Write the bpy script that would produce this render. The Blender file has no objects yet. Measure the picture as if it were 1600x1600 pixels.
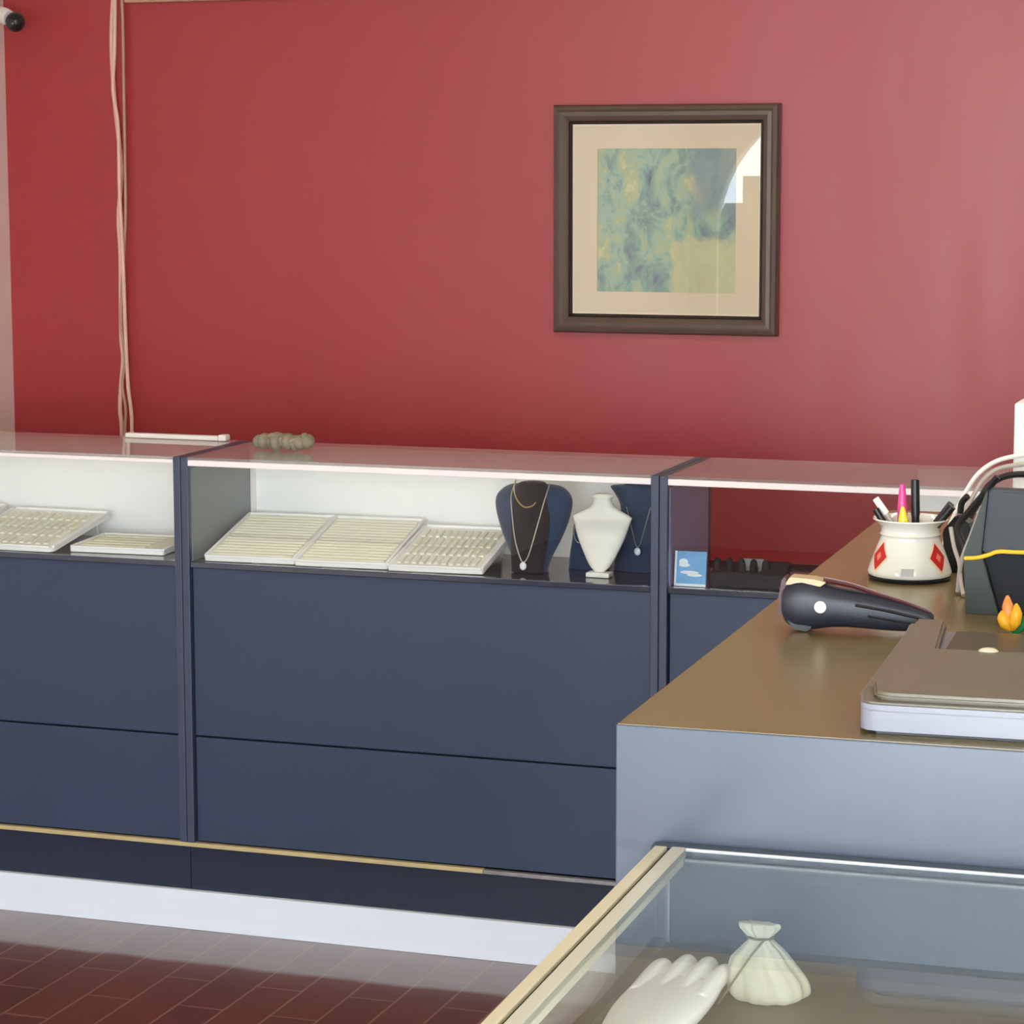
import bpy, bmesh, math, random
from mathutils import Vector, Matrix
random.seed(7)
C = bpy.context.scene.collection
scene = bpy.context.scene

# ------------------------------------------------------------------ camera
YAW, PITCH, ROLL, FPX = 0.331387, 0.134639, -0.001396, 4023.63
cam = bpy.data.cameras.new('camera'); camo = bpy.data.objects.new('camera', cam); C.objects.link(camo)
fwd = Vector((-math.sin(YAW)*math.cos(PITCH), math.cos(YAW)*math.cos(PITCH), -math.sin(PITCH)))
rt = Vector((math.cos(YAW), math.sin(YAW), 0)); up = rt.cross(fwd)
r2 = math.cos(ROLL)*rt + math.sin(ROLL)*up; u2 = -math.sin(ROLL)*rt + math.cos(ROLL)*up
M = Matrix((r2, u2, -fwd)).transposed().to_4x4(); M.translation = Vector((2.34744, -4.73724, 1.59445))
camo.matrix_world = M
cam.sensor_width = 36; cam.lens = FPX*36/1600; cam.clip_start = 0.05
scene.camera = camo

# ------------------------------------------------------------------ world, portals, lamp, exposure
FRONT_Y = -5.6
CEIL = 2.55
w = bpy.data.worlds.new('sky'); scene.world = w; w.use_nodes = True
bg = w.node_tree.nodes['Background']; bg.inputs[0].default_value = (0.86, 0.93, 1.0, 1); bg.inputs[1].default_value = 9.0
def portal(name, x0, x1, z0, z1):
    l = bpy.data.lights.new(name, 'AREA'); l.shape = 'RECTANGLE'; l.size = x1-x0; l.size_y = z1-z0; l.cycles.is_portal = True
    o = bpy.data.objects.new(name, l); C.objects.link(o); o.location = ((x0+x1)/2, FRONT_Y-0.02, (z0+z1)/2)
    o.rotation_euler = (math.radians(-90), 0, 0)
    o.rotation_euler = (math.radians(90), 0, 0)
    return o
portal('window_portal', -0.95, 0.42, 0.5, 2.0)
portal('door_portal', 0.94, 3.9, 0.0, 2.35)
scene.view_settings.view_transform = 'Standard'; scene.view_settings.look = 'None'
scene.view_settings.exposure = 0.76; scene.view_settings.gamma = 1.0
scene.view_settings.use_curve_mapping = False
FILL_W = 38.0

# ------------------------------------------------------------------ materials
def lin(c):
    return tuple(((v/255)/12.92 if v/255 <= .04045 else ((v/255+.055)/1.055)**2.4) for v in c)
MATS = {}
def mat(name, rgb, rough=.5, metal=0., spec=.5, var=0., vscale=8., stretch=(1,1,1), rvar=0., bump=0., coat=0., alpha=1., sheen=0., trans=0., srgb=True, coord='Object'):
    m = bpy.data.materials.new(name); m.use_nodes = True; nt = m.node_tree; b = nt.nodes['Principled BSDF']
    col = lin(rgb) if srgb else rgb
    b.inputs['Base Color'].default_value = (*col, 1); b.inputs['Roughness'].default_value = rough
    b.inputs['Metallic'].default_value = metal; b.inputs['Specular IOR Level'].default_value = spec
    b.inputs['Coat Weight'].default_value = coat; b.inputs['Alpha'].default_value = alpha
    b.inputs['Sheen Weight'].default_value = sheen; b.inputs['Transmission Weight'].default_value = trans
    tc = nt.nodes.new('ShaderNodeTexCoord'); mp = nt.nodes.new('ShaderNodeMapping'); mp.inputs['Scale'].default_value = stretch
    nt.links.new(tc.outputs[coord], mp.inputs[0])
    n = nt.nodes.new('ShaderNodeTexNoise'); n.inputs['Scale'].default_value = vscale; n.inputs['Detail'].default_value = 5
    nt.links.new(mp.outputs[0], n.inputs['Vector'])
    if var > 0:
        mx = nt.nodes.new('ShaderNodeMix'); mx.data_type = 'RGBA'
        mx.inputs[6].default_value = (*[v*(1-var) for v in col], 1); mx.inputs[7].default_value = (*[min(1, v*(1+var)) for v in col], 1)
        nt.links.new(n.outputs['Fac'], mx.inputs[0]); nt.links.new(mx.outputs[2], b.inputs['Base Color'])
    if rvar > 0:
        mr = nt.nodes.new('ShaderNodeMapRange'); mr.inputs[1].default_value = .3; mr.inputs[2].default_value = .7
        mr.inputs[3].default_value = rough-rvar; mr.inputs[4].default_value = rough+rvar
        nt.links.new(n.outputs['Fac'], mr.inputs[0]); nt.links.new(mr.outputs[0], b.inputs['Roughness'])
    if bump > 0:
        bp = nt.nodes.new('ShaderNodeBump'); bp.inputs['Strength'].default_value = bump; bp.inputs['Distance'].default_value = .002
        nt.links.new(n.outputs['Fac'], bp.inputs['Height']); nt.links.new(bp.outputs[0], b.inputs['Normal'])
    MATS[name] = m
    return m
def glass(name, tint, refl=1.0, rough=0.0, dust=0.0):
    m = bpy.data.materials.new(name); m.use_nodes = True; nt = m.node_tree; nt.nodes.clear()
    N = nt.nodes.new; L = nt.links.new
    out = N('ShaderNodeOutputMaterial'); mix = N('ShaderNodeMixShader'); tr = N('ShaderNodeBsdfTransparent'); gl = N('ShaderNodeBsdfGlossy')
    tr.inputs[0].default_value = (*tint, 1); gl.inputs['Roughness'].default_value = rough
    g = N('ShaderNodeNewGeometry'); d = N('ShaderNodeVectorMath'); d.operation = 'DOT_PRODUCT'
    L(g.outputs['Normal'], d.inputs[0]); L(g.outputs['Incoming'], d.inputs[1])
    a = N('ShaderNodeMath'); a.operation = 'ABSOLUTE'; L(d.outputs['Value'], a.inputs[0])
    s = N('ShaderNodeMath'); s.operation = 'SUBTRACT'; s.inputs[0].default_value = 1; L(a.outputs[0], s.inputs[1])
    p = N('ShaderNodeMath'); p.operation = 'POWER'; L(s.outputs[0], p.inputs[0]); p.inputs[1].default_value = 5
    q = N('ShaderNodeMath'); q.operation = 'MULTIPLY_ADD'; L(p.outputs[0], q.inputs[0]); q.inputs[1].default_value = .96*refl; q.inputs[2].default_value = .04*refl
    q.use_clamp = True; L(q.outputs[0], mix.inputs[0]); L(tr.outputs[0], mix.inputs[1]); L(gl.outputs[0], mix.inputs[2]); L(mix.outputs[0], out.inputs[0])
    if dust > 0:
        df = N('ShaderNodeBsdfDiffuse'); df.inputs[0].default_value = (.82, .80, .78, 1); m2 = N('ShaderNodeMixShader')
        m2.inputs[0].default_value = dust; L(mix.outputs[0], m2.inputs[1]); L(df.outputs[0], m2.inputs[2]); L(m2.outputs[0], out.inputs[0])
    MATS[name] = m
    return m
RED = mat('red wall paint', (172, 44, 48), rough=.42, spec=.9, var=.05, vscale=3, stretch=(3, 1, .5), rvar=.04)
WHITEW = mat('white wall paint', (248, 228, 218), rough=.6, var=.03)
PLAIN = mat('plain wall paint', (200, 190, 180), rough=.7, var=.03)
CEILM = mat('ceiling paint', (226, 214, 190), rough=.8, var=.02)
NAVY = mat('dark navy laminate', (50, 65, 90), rough=.38, var=.06, vscale=2, rvar=.03)
NAVYE = mat('navy edge banding', (64, 72, 94), rough=.4, var=.04)
NAVYD = mat('dark navy kick board', (40, 50, 66), rough=.3, var=.15, vscale=6, stretch=(1, 1, 4))
BOXM = mat('navy laminate counter', (82, 90, 104), rough=.3, var=.04, vscale=2)
BOXT = mat('bronze laminate worktop', (122, 106, 66), rough=.26, var=.05, vscale=4, spec=.8)
SHELF = mat('glossy dark shelf', (56, 64, 78), rough=.10, var=.05, spec=.8)
CASEIN = mat('grey case side', (118, 128, 130), rough=.4, var=.03)
LINEP = mat('purple grey case side', (150, 152, 190), rough=.4, var=.15, vscale=10, stretch=(1, .3, 4))
WHITEP = mat('white back panel', (252, 252, 250), rough=.5, var=.0)
ALU = mat('pale aluminium strip', (246, 238, 236), rough=.3, var=.02)
CREAM = mat('cream rail', (214, 206, 176), rough=.45, var=.08, vscale=30, stretch=(1, .2, 1))
CREAM2 = mat('pale grey rail', (206, 205, 188), rough=.4, var=.06, vscale=30, stretch=(1, .2, 1))
DARKG = mat('dark groove', (40, 36, 22), rough=.6, var=.1)
PLINTH = mat('white plinth board', (228, 235, 246), rough=.5, var=.04, vscale=12, stretch=(.3, 1, 4))
GOLD = mat('brass strip', (206, 188, 142), rough=.4, metal=.25, var=.2, vscale=20)
SILV = mat('worn silver strip', (150, 150, 150), rough=.4, metal=.4, var=.5, vscale=25)
DECK = mat('olive brown deck board', (60, 54, 42), rough=.45, var=.08, vscale=4)
GREYB = mat('grey blue panel', (44, 58, 70), rough=.45, var=.04, vscale=3)
TRAY = mat('white tray frame', (250, 250, 246), rough=.5, var=.02)
INSERT = mat('cream tray insert', (240, 239, 216), rough=.9, var=.06, vscale=40)
VELN = mat('navy velvet', (30, 58, 90), rough=.85, var=.25, vscale=14, sheen=.4)
VELB = mat('black velvet', (26, 25, 32), rough=.9, var=.15, vscale=20, sheen=.15)
WLEA = mat('white leatherette', (240, 240, 230), rough=.45, var=.02)
SCHAIN = mat('silver chain', (200, 196, 180), rough=.3, metal=.8, var=.2, vscale=200)
GCHAIN = mat('gold chain', (196, 180, 130), rough=.3, metal=.7, var=.2, vscale=200)
PEARL = mat('clear stone', (235, 240, 245), rough=.1, var=.05)
BLK = mat('black plastic', (24, 24, 27), rough=.35, var=.1)
BLKM = mat('matt black foam', (22, 26, 32), rough=.8, var=.1)
DGREY = mat('dark grey plastic', (56, 60, 65), rough=.6, var=.05)
GGREY = mat('green grey plastic', (56, 62, 58), rough=.6, var=.05)
GUN = mat('slate black plastic', (38, 41, 52), rough=.42, var=.06)
SCANT = mat('scanner lid', (112, 106, 90), rough=.35, var=.04, vscale=5)
SCANF = mat('scanner silver front', (140, 141, 152), rough=.35, var=.03)
SCAND = mat('shaded scanner recess', (78, 70, 54), rough=.35, var=.04)  # lid colour darkened to put shade into the recess
BROWN = mat('dark walnut frame', (100, 84, 72), rough=.4, var=.25, vscale=10, stretch=(1, 1, 1))
FRIN = mat('frame inner lip', (44, 34, 26), rough=.5, var=.1)
MAT_ = mat('cream picture mount', (230, 215, 184), rough=.8, var=.03)
CORD = mat('cream cord', (240, 194, 172), rough=.5, var=.15, vscale=14)
CORDD = mat('tan cord', (190, 150, 124), rough=.5, var=.2, vscale=14)
WHT = mat('white plastic', (240, 236, 228), rough=.4, var=.02)
CERAM = mat('cream glazed ceramic', (232, 230, 218), rough=.12, var=.03, vscale=20, coat=.5)
REDP = mat('red print', (196, 30, 28), rough=.2, var=.2, vscale=80)
PINKP = mat('coral print', (236, 120, 100), rough=.2, var=.1)
PALEO = mat('pale orange print', (240, 214, 176), rough=.2, var=.1, vscale=80)
GREYP = mat('grey print', (176, 172, 168), rough=.3, var=.1)
PINK = mat('pink plastic', (236, 72, 150), rough=.35, var=.05)
YEL = mat('yellow plastic', (240, 220, 60), rough=.35, var=.08)
AMBER = mat('amber petal', (240, 170, 30), rough=.5, var=.15, vscale=60)
ORNG = mat('orange petal', (226, 140, 70), rough=.5, var=.1)
GREEN = mat('green leaf', (30, 120, 70), rough=.5, var=.2)
TAN = mat('tan scanner window', (206, 184, 146), rough=.3, var=.05)
MAROON = mat('maroon plastic', (70, 22, 26), rough=.3, var=.1)
YCORD = mat('yellow cord', (232, 190, 50), rough=.45, var=.1)
BLUE = mat('light blue card', (110, 170, 222), rough=.5, var=.25, vscale=25)
BUND = mat('grey brown bundle', (140, 130, 108), rough=.7, var=.5, vscale=45, bump=.5)
HANDM = mat('white porcelain hand', (252, 252, 252), rough=.25, var=.0, coat=.3)
TILEM = None
GLS = glass('clear glass', (.985, .995, .992))
GLST = glass('tinted top glass', (.955, .985, .98))
GLSD = glass('dusty counter top glass', (.97, .985, .98), refl=1.2, dust=.14)
GLSP = glass('picture glass', (.99, .99, .99), refl=.7)
GLSW = glass('shop window glass', (.97, .98, .98))
def organza():
    m = mat('cream organza', (184, 182, 164), rough=.7, var=.12, vscale=40, stretch=(1, 1, .3), alpha=.78, sheen=.3)
    return m
ORG = organza()
def tile_mat():
    m = bpy.data.materials.new('glazed terracotta tiles'); m.use_nodes = True; nt = m.node_tree; b = nt.nodes['Principled BSDF']
    N = nt.nodes.new; L = nt.links.new
    tc = N('ShaderNodeTexCoord'); mp = N('ShaderNodeMapping'); mp.inputs['Rotation'].default_value = (0, 0, math.radians(90)); L(tc.outputs['Object'], mp.inputs[0])
    br = N('ShaderNodeTexBrick'); br.inputs['Scale'].default_value = 1.0; br.inputs['Brick Width'].default_value = .3; br.inputs['Row Height'].default_value = .097
    br.inputs['Mortar Size'].default_value = .0028; br.inputs['Mortar Smooth'].default_value = .3; br.offset = .5
    br.inputs['Color1'].default_value = (*lin((114, 50, 34)), 1); br.inputs['Color2'].default_value = (*lin((100, 44, 31)), 1); br.inputs['Mortar'].default_value = (*lin((150, 104, 86)), 1)
    L(mp.outputs[0], br.inputs['Vector']); n = N('ShaderNodeTexNoise'); n.inputs['Scale'].default_value = 5; L(tc.outputs['Object'], n.inputs['Vector'])
    mx = N('ShaderNodeMix'); mx.data_type = 'RGBA'; mx.blend_type = 'MULTIPLY'; mx.inputs[0].default_value = .35
    L(br.outputs['Color'], mx.inputs[6]); L(n.outputs['Color'], mx.inputs[7])
    # grey band painted along the counters' foot for the white plinth's blurred reflection
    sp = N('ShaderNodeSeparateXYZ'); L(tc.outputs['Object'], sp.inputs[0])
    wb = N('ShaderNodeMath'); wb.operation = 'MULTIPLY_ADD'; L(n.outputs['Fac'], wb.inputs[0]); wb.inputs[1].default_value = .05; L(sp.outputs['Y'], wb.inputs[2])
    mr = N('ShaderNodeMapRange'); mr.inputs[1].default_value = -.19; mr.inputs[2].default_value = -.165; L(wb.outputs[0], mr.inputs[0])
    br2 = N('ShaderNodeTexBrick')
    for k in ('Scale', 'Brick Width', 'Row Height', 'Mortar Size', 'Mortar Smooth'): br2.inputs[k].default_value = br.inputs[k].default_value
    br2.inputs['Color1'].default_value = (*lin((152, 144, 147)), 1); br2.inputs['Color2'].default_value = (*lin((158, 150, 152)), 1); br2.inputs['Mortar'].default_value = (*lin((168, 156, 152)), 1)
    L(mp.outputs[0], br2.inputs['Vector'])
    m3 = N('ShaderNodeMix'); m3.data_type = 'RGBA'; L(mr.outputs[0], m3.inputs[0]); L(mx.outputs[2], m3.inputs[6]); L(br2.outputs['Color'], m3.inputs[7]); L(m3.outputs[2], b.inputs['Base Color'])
    b.inputs['Roughness'].default_value = .4; b.inputs['Specular IOR Level'].default_value = .25
    b.inputs['Coat Weight'].default_value = .1; b.inputs['Coat Roughness'].default_value = .15
    return m
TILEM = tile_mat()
def art_mat():
    m = bpy.data.materials.new('abstract green watercolour'); m.use_nodes = True; nt = m.node_tree; b = nt.nodes['Principled BSDF']
    N = nt.nodes.new; L = nt.links.new
    tc = N('ShaderNodeTexCoord'); mp = N('ShaderNodeMapping'); mp.inputs['Rotation'].default_value = (0, .5, 0); mp.inputs['Scale'].default_value = (1, 1, .7); L(tc.outputs['Object'], mp.inputs[0])
    n = N('ShaderNodeTexNoise'); n.inputs['Scale'].default_value = 17; n.inputs['Detail'].default_value = 5; n.inputs['Roughness'].default_value = .66; n.inputs['Distortion'].default_value = .5
    L(mp.outputs[0], n.inputs['Vector'])
    cr = N('ShaderNodeValToRGB'); e = cr.color_ramp.elements
    e[0].position = .28; e[0].color = (*lin((84, 108, 94)), 1); e[1].position = .74; e[1].color = (*lin((226, 222, 190)), 1)
    for p, c in ((.38, (136, 150, 160)), (.45, (142, 178, 158)), (.52, (170, 196, 176)), (.58, (184, 196, 150)), (.65, (210, 210, 164))):
        x = e.new(p); x.color = (*lin(c), 1)
    L(n.outputs['Fac'], cr.inputs[0])
    # a pale yellow-green wash in the lower right, a blue-grey one in the upper right
    sep = N('ShaderNodeSeparateXYZ'); L(tc.outputs['Object'], sep.inputs[0])
    n2 = N('ShaderNodeTexNoise'); n2.inputs['Scale'].default_value = 22; L(tc.outputs['Object'], n2.inputs['Vector'])
    def step(sock, a, bb):
        r = N('ShaderNodeMapRange'); r.inputs[1].default_value = a; r.inputs[2].default_value = bb; L(sock, r.inputs[0]); return r.outputs[0]
    def mul(a, c):
        k = N('ShaderNodeMath'); k.operation = 'MULTIPLY'; L(a, k.inputs[0]); L(c, k.inputs[1]); return k.outputs[0]
    def wob(sock, amp):
        k = N('ShaderNodeMath'); k.operation = 'MULTIPLY_ADD'; L(n2.outputs['Fac'], k.inputs[0]); k.inputs[1].default_value = amp; L(sock, k.inputs[2]); return k.outputs[0]
    m1 = mul(step(wob(sep.outputs['X'], .05), .03, .045), step(wob(sep.outputs['Z'], .06), -.005, -.03))
    m2 = mul(step(wob(sep.outputs['X'], .06), .08, .10), step(wob(sep.outputs['Z'], .06), .03, .06))
    def mixc(fac, a, c, f=.8):
        x = N('ShaderNodeMix'); x.data_type = 'RGBA'; s = N('ShaderNodeMath'); s.operation = 'MULTIPLY'; L(fac, s.inputs[0]); s.inputs[1].default_value = f
        L(s.outputs[0], x.inputs[0]); L(a, x.inputs[6]); x.inputs[7].default_value = (*lin(c), 1); return x.outputs[2]
    c1 = mixc(m1, cr.outputs[0], (214, 210, 160)); c2 = mixc(m2, c1, (146, 160, 168), .7)
    L(c2, b.inputs['Base Color']); b.inputs['Roughness'].default_value = .8
    return m
ART = art_mat()

# ------------------------------------------------------------------ mesh helpers
def bm_new(): return bmesh.new()
def box(bm, x0, x1, y0, y1, z0, z1, bev=0.0, seg=2):
    r = bmesh.ops.create_cube(bm, size=1.0)
    vs = r['verts']
    for v in vs:
        v.co = Vector((x0+(v.co.x+.5)*(x1-x0), y0+(v.co.y+.5)*(y1-y0), z0+(v.co.z+.5)*(z1-z0)))
    if bev > 0:
        es = list({e for v in vs for e in v.link_edges})
        bmesh.ops.bevel(bm, geom=es, offset=bev, segments=seg, affect='EDGES', profile=.5)
    return vs
def prism(bm, pts, axis, a, b, bev=0.0):
    """pts 2-D outline (counter-clockwise or not); axis 'y' -> pts are (x,z); 'z' -> (x,y); 'x' -> (y,z)"""
    def P(p, t):
        return {'y': (p[0], t, p[1]), 'z': (p[0], p[1], t), 'x': (t, p[0], p[1])}[axis]
    lo = [bm.verts.new(P(p, a)) for p in pts]; hi = [bm.verts.new(P(p, b)) for p in pts]
    n = len(pts); fs = [bm.faces.new(lo), bm.faces.new(hi[::-1])]
    for i in range(n): fs.append(bm.faces.new((lo[i], lo[(i+1) % n], hi[(i+1) % n], hi[i])))
    bmesh.ops.recalc_face_normals(bm, faces=fs)
    if bev > 0:
        bmesh.ops.bevel(bm, geom=list({e for f in fs for e in f.edges}), offset=bev, segments=2, affect='EDGES')
def smooth_pts(pts, k=6):
    P = [Vector(p) for p in pts]
    if len(P) < 3: return P
    out = []
    for i in range(len(P)-1):
        p0 = P[max(i-1, 0)]; p1 = P[i]; p2 = P[i+1]; p3 = P[min(i+2, len(P)-1)]
        for j in range(k):
            t = j/k
            out.append(.5*((2*p1)+(-p0+p2)*t+(2*p0-5*p1+4*p2-p3)*t*t+(-p0+3*p1-3*p2+p3)*t**3))
    out.append(P[-1]); return out
def tube(bm, pts, r, n=8, k=6, rs=None):
    P = smooth_pts(pts, k) if k > 1 else [Vector(p) for p in pts]
    m = len(P); R = [r]*m
    if rs:
        R = []
        for i in range(m):
            t = i/(m-1)*(len(rs)-1); j = min(int(t), len(rs)-2); R.append(rs[j]*(1-(t-j))+rs[j+1]*(t-j))
    prev = None; rings = []
    for i, p in enumerate(P):
        d = (P[min(i+1, m-1)]-P[max(i-1, 0)]).normalized()
        if prev is None:
            a = Vector((0, 0, 1)) if abs(d.z) < .9 else Vector((1, 0, 0)); s = d.cross(a).normalized()
        else:
            s = (prev-d*prev.dot(d)).normalized()
        prev = s; t = d.cross(s)
        rings.append([bm.verts.new(p+R[i]*(math.cos(2*math.pi*q/n)*s+math.sin(2*math.pi*q/n)*t)) for q in range(n)])
    for a, b in zip(rings, rings[1:]):
        for q in range(n): bm.faces.new((a[q], a[(q+1) % n], b[(q+1) % n], b[q]))
    bm.faces.new(rings[0][::-1]); bm.faces.new(rings[-1])
def lathe(bm, prof, c=(0, 0, 0), n=48, close=True):
    rings = []
    for r, z in prof:
        rings.append([bm.verts.new((c[0]+r*math.cos(2*math.pi*q/n), c[1]+r*math.sin(2*math.pi*q/n), c[2]+z)) for q in range(n)])
    for a, b in zip(rings, rings[1:]):
        for q in range(n): bm.faces.new((a[q], a[(q+1) % n], b[(q+1) % n], b[q]))
    if close:
        bm.faces.new(rings[0][::-1]); bm.faces.new(rings[-1])
def loft(bm, rows, n=28, p=2.4, wob=None):
    """rows (cx, cy, z, hx, hy) stacked super-ellipses"""
    rings = []
    for i, (cx, cy, z, hx, hy) in enumerate(rows):
        ring = []
        for q in range(n):
            a = 2*math.pi*q/n; ca, sa = math.cos(a), math.sin(a)
            x = math.copysign(abs(ca)**(2/p), ca)*hx; y = math.copysign(abs(sa)**(2/p), sa)*hy
            f = 1+(wob(i, a) if wob else 0)
            ring.append(bm.verts.new((cx+x*f, cy+y*f, z)))
        rings.append(ring)
    for a, b in zip(rings, rings[1:]):
        for q in range(n): bm.faces.new((a[q], a[(q+1) % n], b[(q+1) % n], b[q]))
    bm.faces.new(rings[0][::-1]); bm.faces.new(rings[-1])
def interp_rows(rows, k=4):
    out = []
    for i in range(len(rows)-1):
        for j in range(k):
            t = j/k; p0 = rows[max(i-1, 0)]; p1 = rows[i]; p2 = rows[i+1]; p3 = rows[min(i+2, len(rows)-1)]
            out.append(tuple(.5*((2*b)+(-a+c)*t+(2*a-5*b+4*c-d)*t*t+(-a+3*b-3*c+d)*t**3) for a, b, c, d in zip(p0, p1, p2, p3)))
    out.append(rows[-1]); return out
def sphere(bm, c, r, sx=1, sy=1, sz=1, seg=20):
    res = bmesh.ops.create_uvsphere(bm, u_segments=seg, v_segments=seg//2+2, radius=r)
    for v in res['verts']: v.co = Vector((c[0]+v.co.x*sx, c[1]+v.co.y*sy, c[2]+v.co.z*sz))
def obj(name, bm, m, parent=None, smooth=False, loc=None, rot=None, angle=None):
    bmesh.ops.recalc_face_normals(bm, faces=bm.faces[:])
    me = bpy.data.meshes.new(name); bm.to_mesh(me); bm.free(); me.materials.append(m)
    if smooth:
        for p in me.polygons: p.use_smooth = True
        try: me.set_sharp_from_angle(angle=math.radians(angle or 40))
        except Exception: pass
    o = bpy.data.objects.new(name, me); C.objects.link(o)
    if parent: o.parent = parent
    if loc: o.location = loc
    if rot: o.rotation_euler = rot
    return o
def tag(o, label, cat, group=None):
    o['label'] = label; o['category'] = cat
    if group: o['group'] = group
    return o
def thing(name, label, cat, loc=(0, 0, 0), rz=0.0, group=None):
    o = bpy.data.objects.new(name, None); o.empty_display_size = .05; C.objects.link(o); o.location = loc; o.rotation_euler = (0, 0, rz)
    return tag(o, label, cat, group)
def struct(name, bm, m, parent=None):
    o = obj(name, bm, m, parent)
    if not parent: o['kind'] = 'structure'
    return o
def B(*a, **k):
    bm = bm_new(); box(bm, *a, **k); return bm

# ------------------------------------------------------------------ room shell
XL, XR, YB = -1.046, 4.2, 1.15
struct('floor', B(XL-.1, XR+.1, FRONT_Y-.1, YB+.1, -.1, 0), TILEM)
struct('ceiling', B(XL-.1, XR+.1, FRONT_Y-.1, YB+.1, CEIL, CEIL+.1), CEILM)
struct('wall_back', B(XL-.1, XR+.1, YB, YB+.1, 0, CEIL), RED)
struct('trim_2', B(XL, XR, YB-.006, YB-.0005, 2.045, CEIL-.0005), CEILM)
struct('wall_left', B(XL-.1, XL, FRONT_Y-.1, YB, 0, CEIL), WHITEW)
struct('wall_right', B(XR, XR+.1, FRONT_Y-.1, YB, 0, CEIL), PLAIN)
# street wall behind the viewer: an arched window and a wide glazed shop door
def front_wall():
    bm = bm_new(); y0, y1 = FRONT_Y-.1, FRONT_Y
    cx, cz, R = -.26, 1.25, .65
    arc = [(cx+R*math.cos(a), cz+R*math.sin(a)) for a in [math.pi*i/24 for i in range(25)]]   # right to left
    # left pier, sill, above the arch, pier between, above the door, right pier
    box(bm, XL, cx-R, y0, y1, 0, CEIL); box(bm, cx-R, cx+R, y0, y1, 0, .5)
    for (xa, za), (xb, zb) in zip(arc, arc[1:]):
        prism(bm, [(xa, za), (xb, zb), (xb, CEIL), (xa, CEIL)], 'y', y0, y1)
    box(bm, cx+R, .95, y0, y1, 0, CEIL); box(bm, .95, 3.9, y0, y1, 2.35, CEIL); box(bm, 3.9, XR, y0, y1, 0, CEIL)
    return bm
struct('wall_front', front_wall(), PLAIN)
w1 = bpy.data.objects.new('window_1', None); C.objects.link(w1); w1['kind'] = 'structure'
bm = bm_new(); cx, cz, R = -.26, 1.25, .648
prism(bm, [(cx-R, .502), (cx+R, .502)]+[(cx+R*math.cos(math.pi*i/24), cz+R*math.sin(math.pi*i/24)) for i in range(25)], 'y', FRONT_Y-.06, FRONT_Y-.054)
obj('pane', bm, GLSW, w1)
bm = bm_new(); prism(bm, [(-.905, .505), (-.25, .505), (-.25, 1.53), (-.782, 1.53), (-.782, 1.395), (-.872, 1.395), (-.886, 1.36), (-.905, 1.33)], 'y', FRONT_Y-.05, FRONT_Y-.045)
obj('reflection_mask', bm, MAT_, w1)  # unseen panel added to notch the arch's reflection in the picture glass
w2 = bpy.data.objects.new('window_2', None); C.objects.link(w2); w2['kind'] = 'structure'
obj('pane', B(.96, 3.89, FRONT_Y-.06, FRONT_Y-.052, .06, 2.34), GLSW, w2)
bm = bm_new()
for x in (.952, 2.4, 3.848): box(bm, x, x+.05, FRONT_Y-.08, FRONT_Y-.035, .002, 2.348)
box(bm, 1.003, 3.847, FRONT_Y-.08, FRONT_Y-.035, .002, .058)
obj('window_frame', bm, DGREY, w2)
bm = B(-8, 12, -20, FRONT_Y-.12, -.12, -.02)
PAVE = mat('pale paving', (205, 203, 198), rough=.8, var=.1, vscale=2)
struct('trim_1', bm, PAVE)

# ceiling fill lights, added out of view to warm and brighten the room
def ceiling_fill(x, y, label):
    t = thing('ceiling_fill', label, 'ceiling fill light', (x, y, CEIL-.06), 0, 'added fill lights')
    obj('housing', B(-.6, .6, -.08, .08, .03, .0595, bev=.004), WHT, t)
    m = bpy.data.materials.get('fill light diffuser')
    if not m:
        m = bpy.data.materials.new('fill light diffuser'); m.use_nodes = True; b = m.node_tree.nodes['Principled BSDF']
        b.inputs['Emission Color'].default_value = (1, .93, .82, 1); b.inputs['Emission Strength'].default_value = FILL_W*.3
    obj('diffuser', B(-.58, .58, -.065, .065, 0, .0295, bev=.01), m, t)
ceiling_fill(.4, -1.2, 'added long white ceiling fill light above the aisle in front of the counters')
ceiling_fill(2.2, -1.2, 'added long white ceiling fill light above the raised counter')

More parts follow.
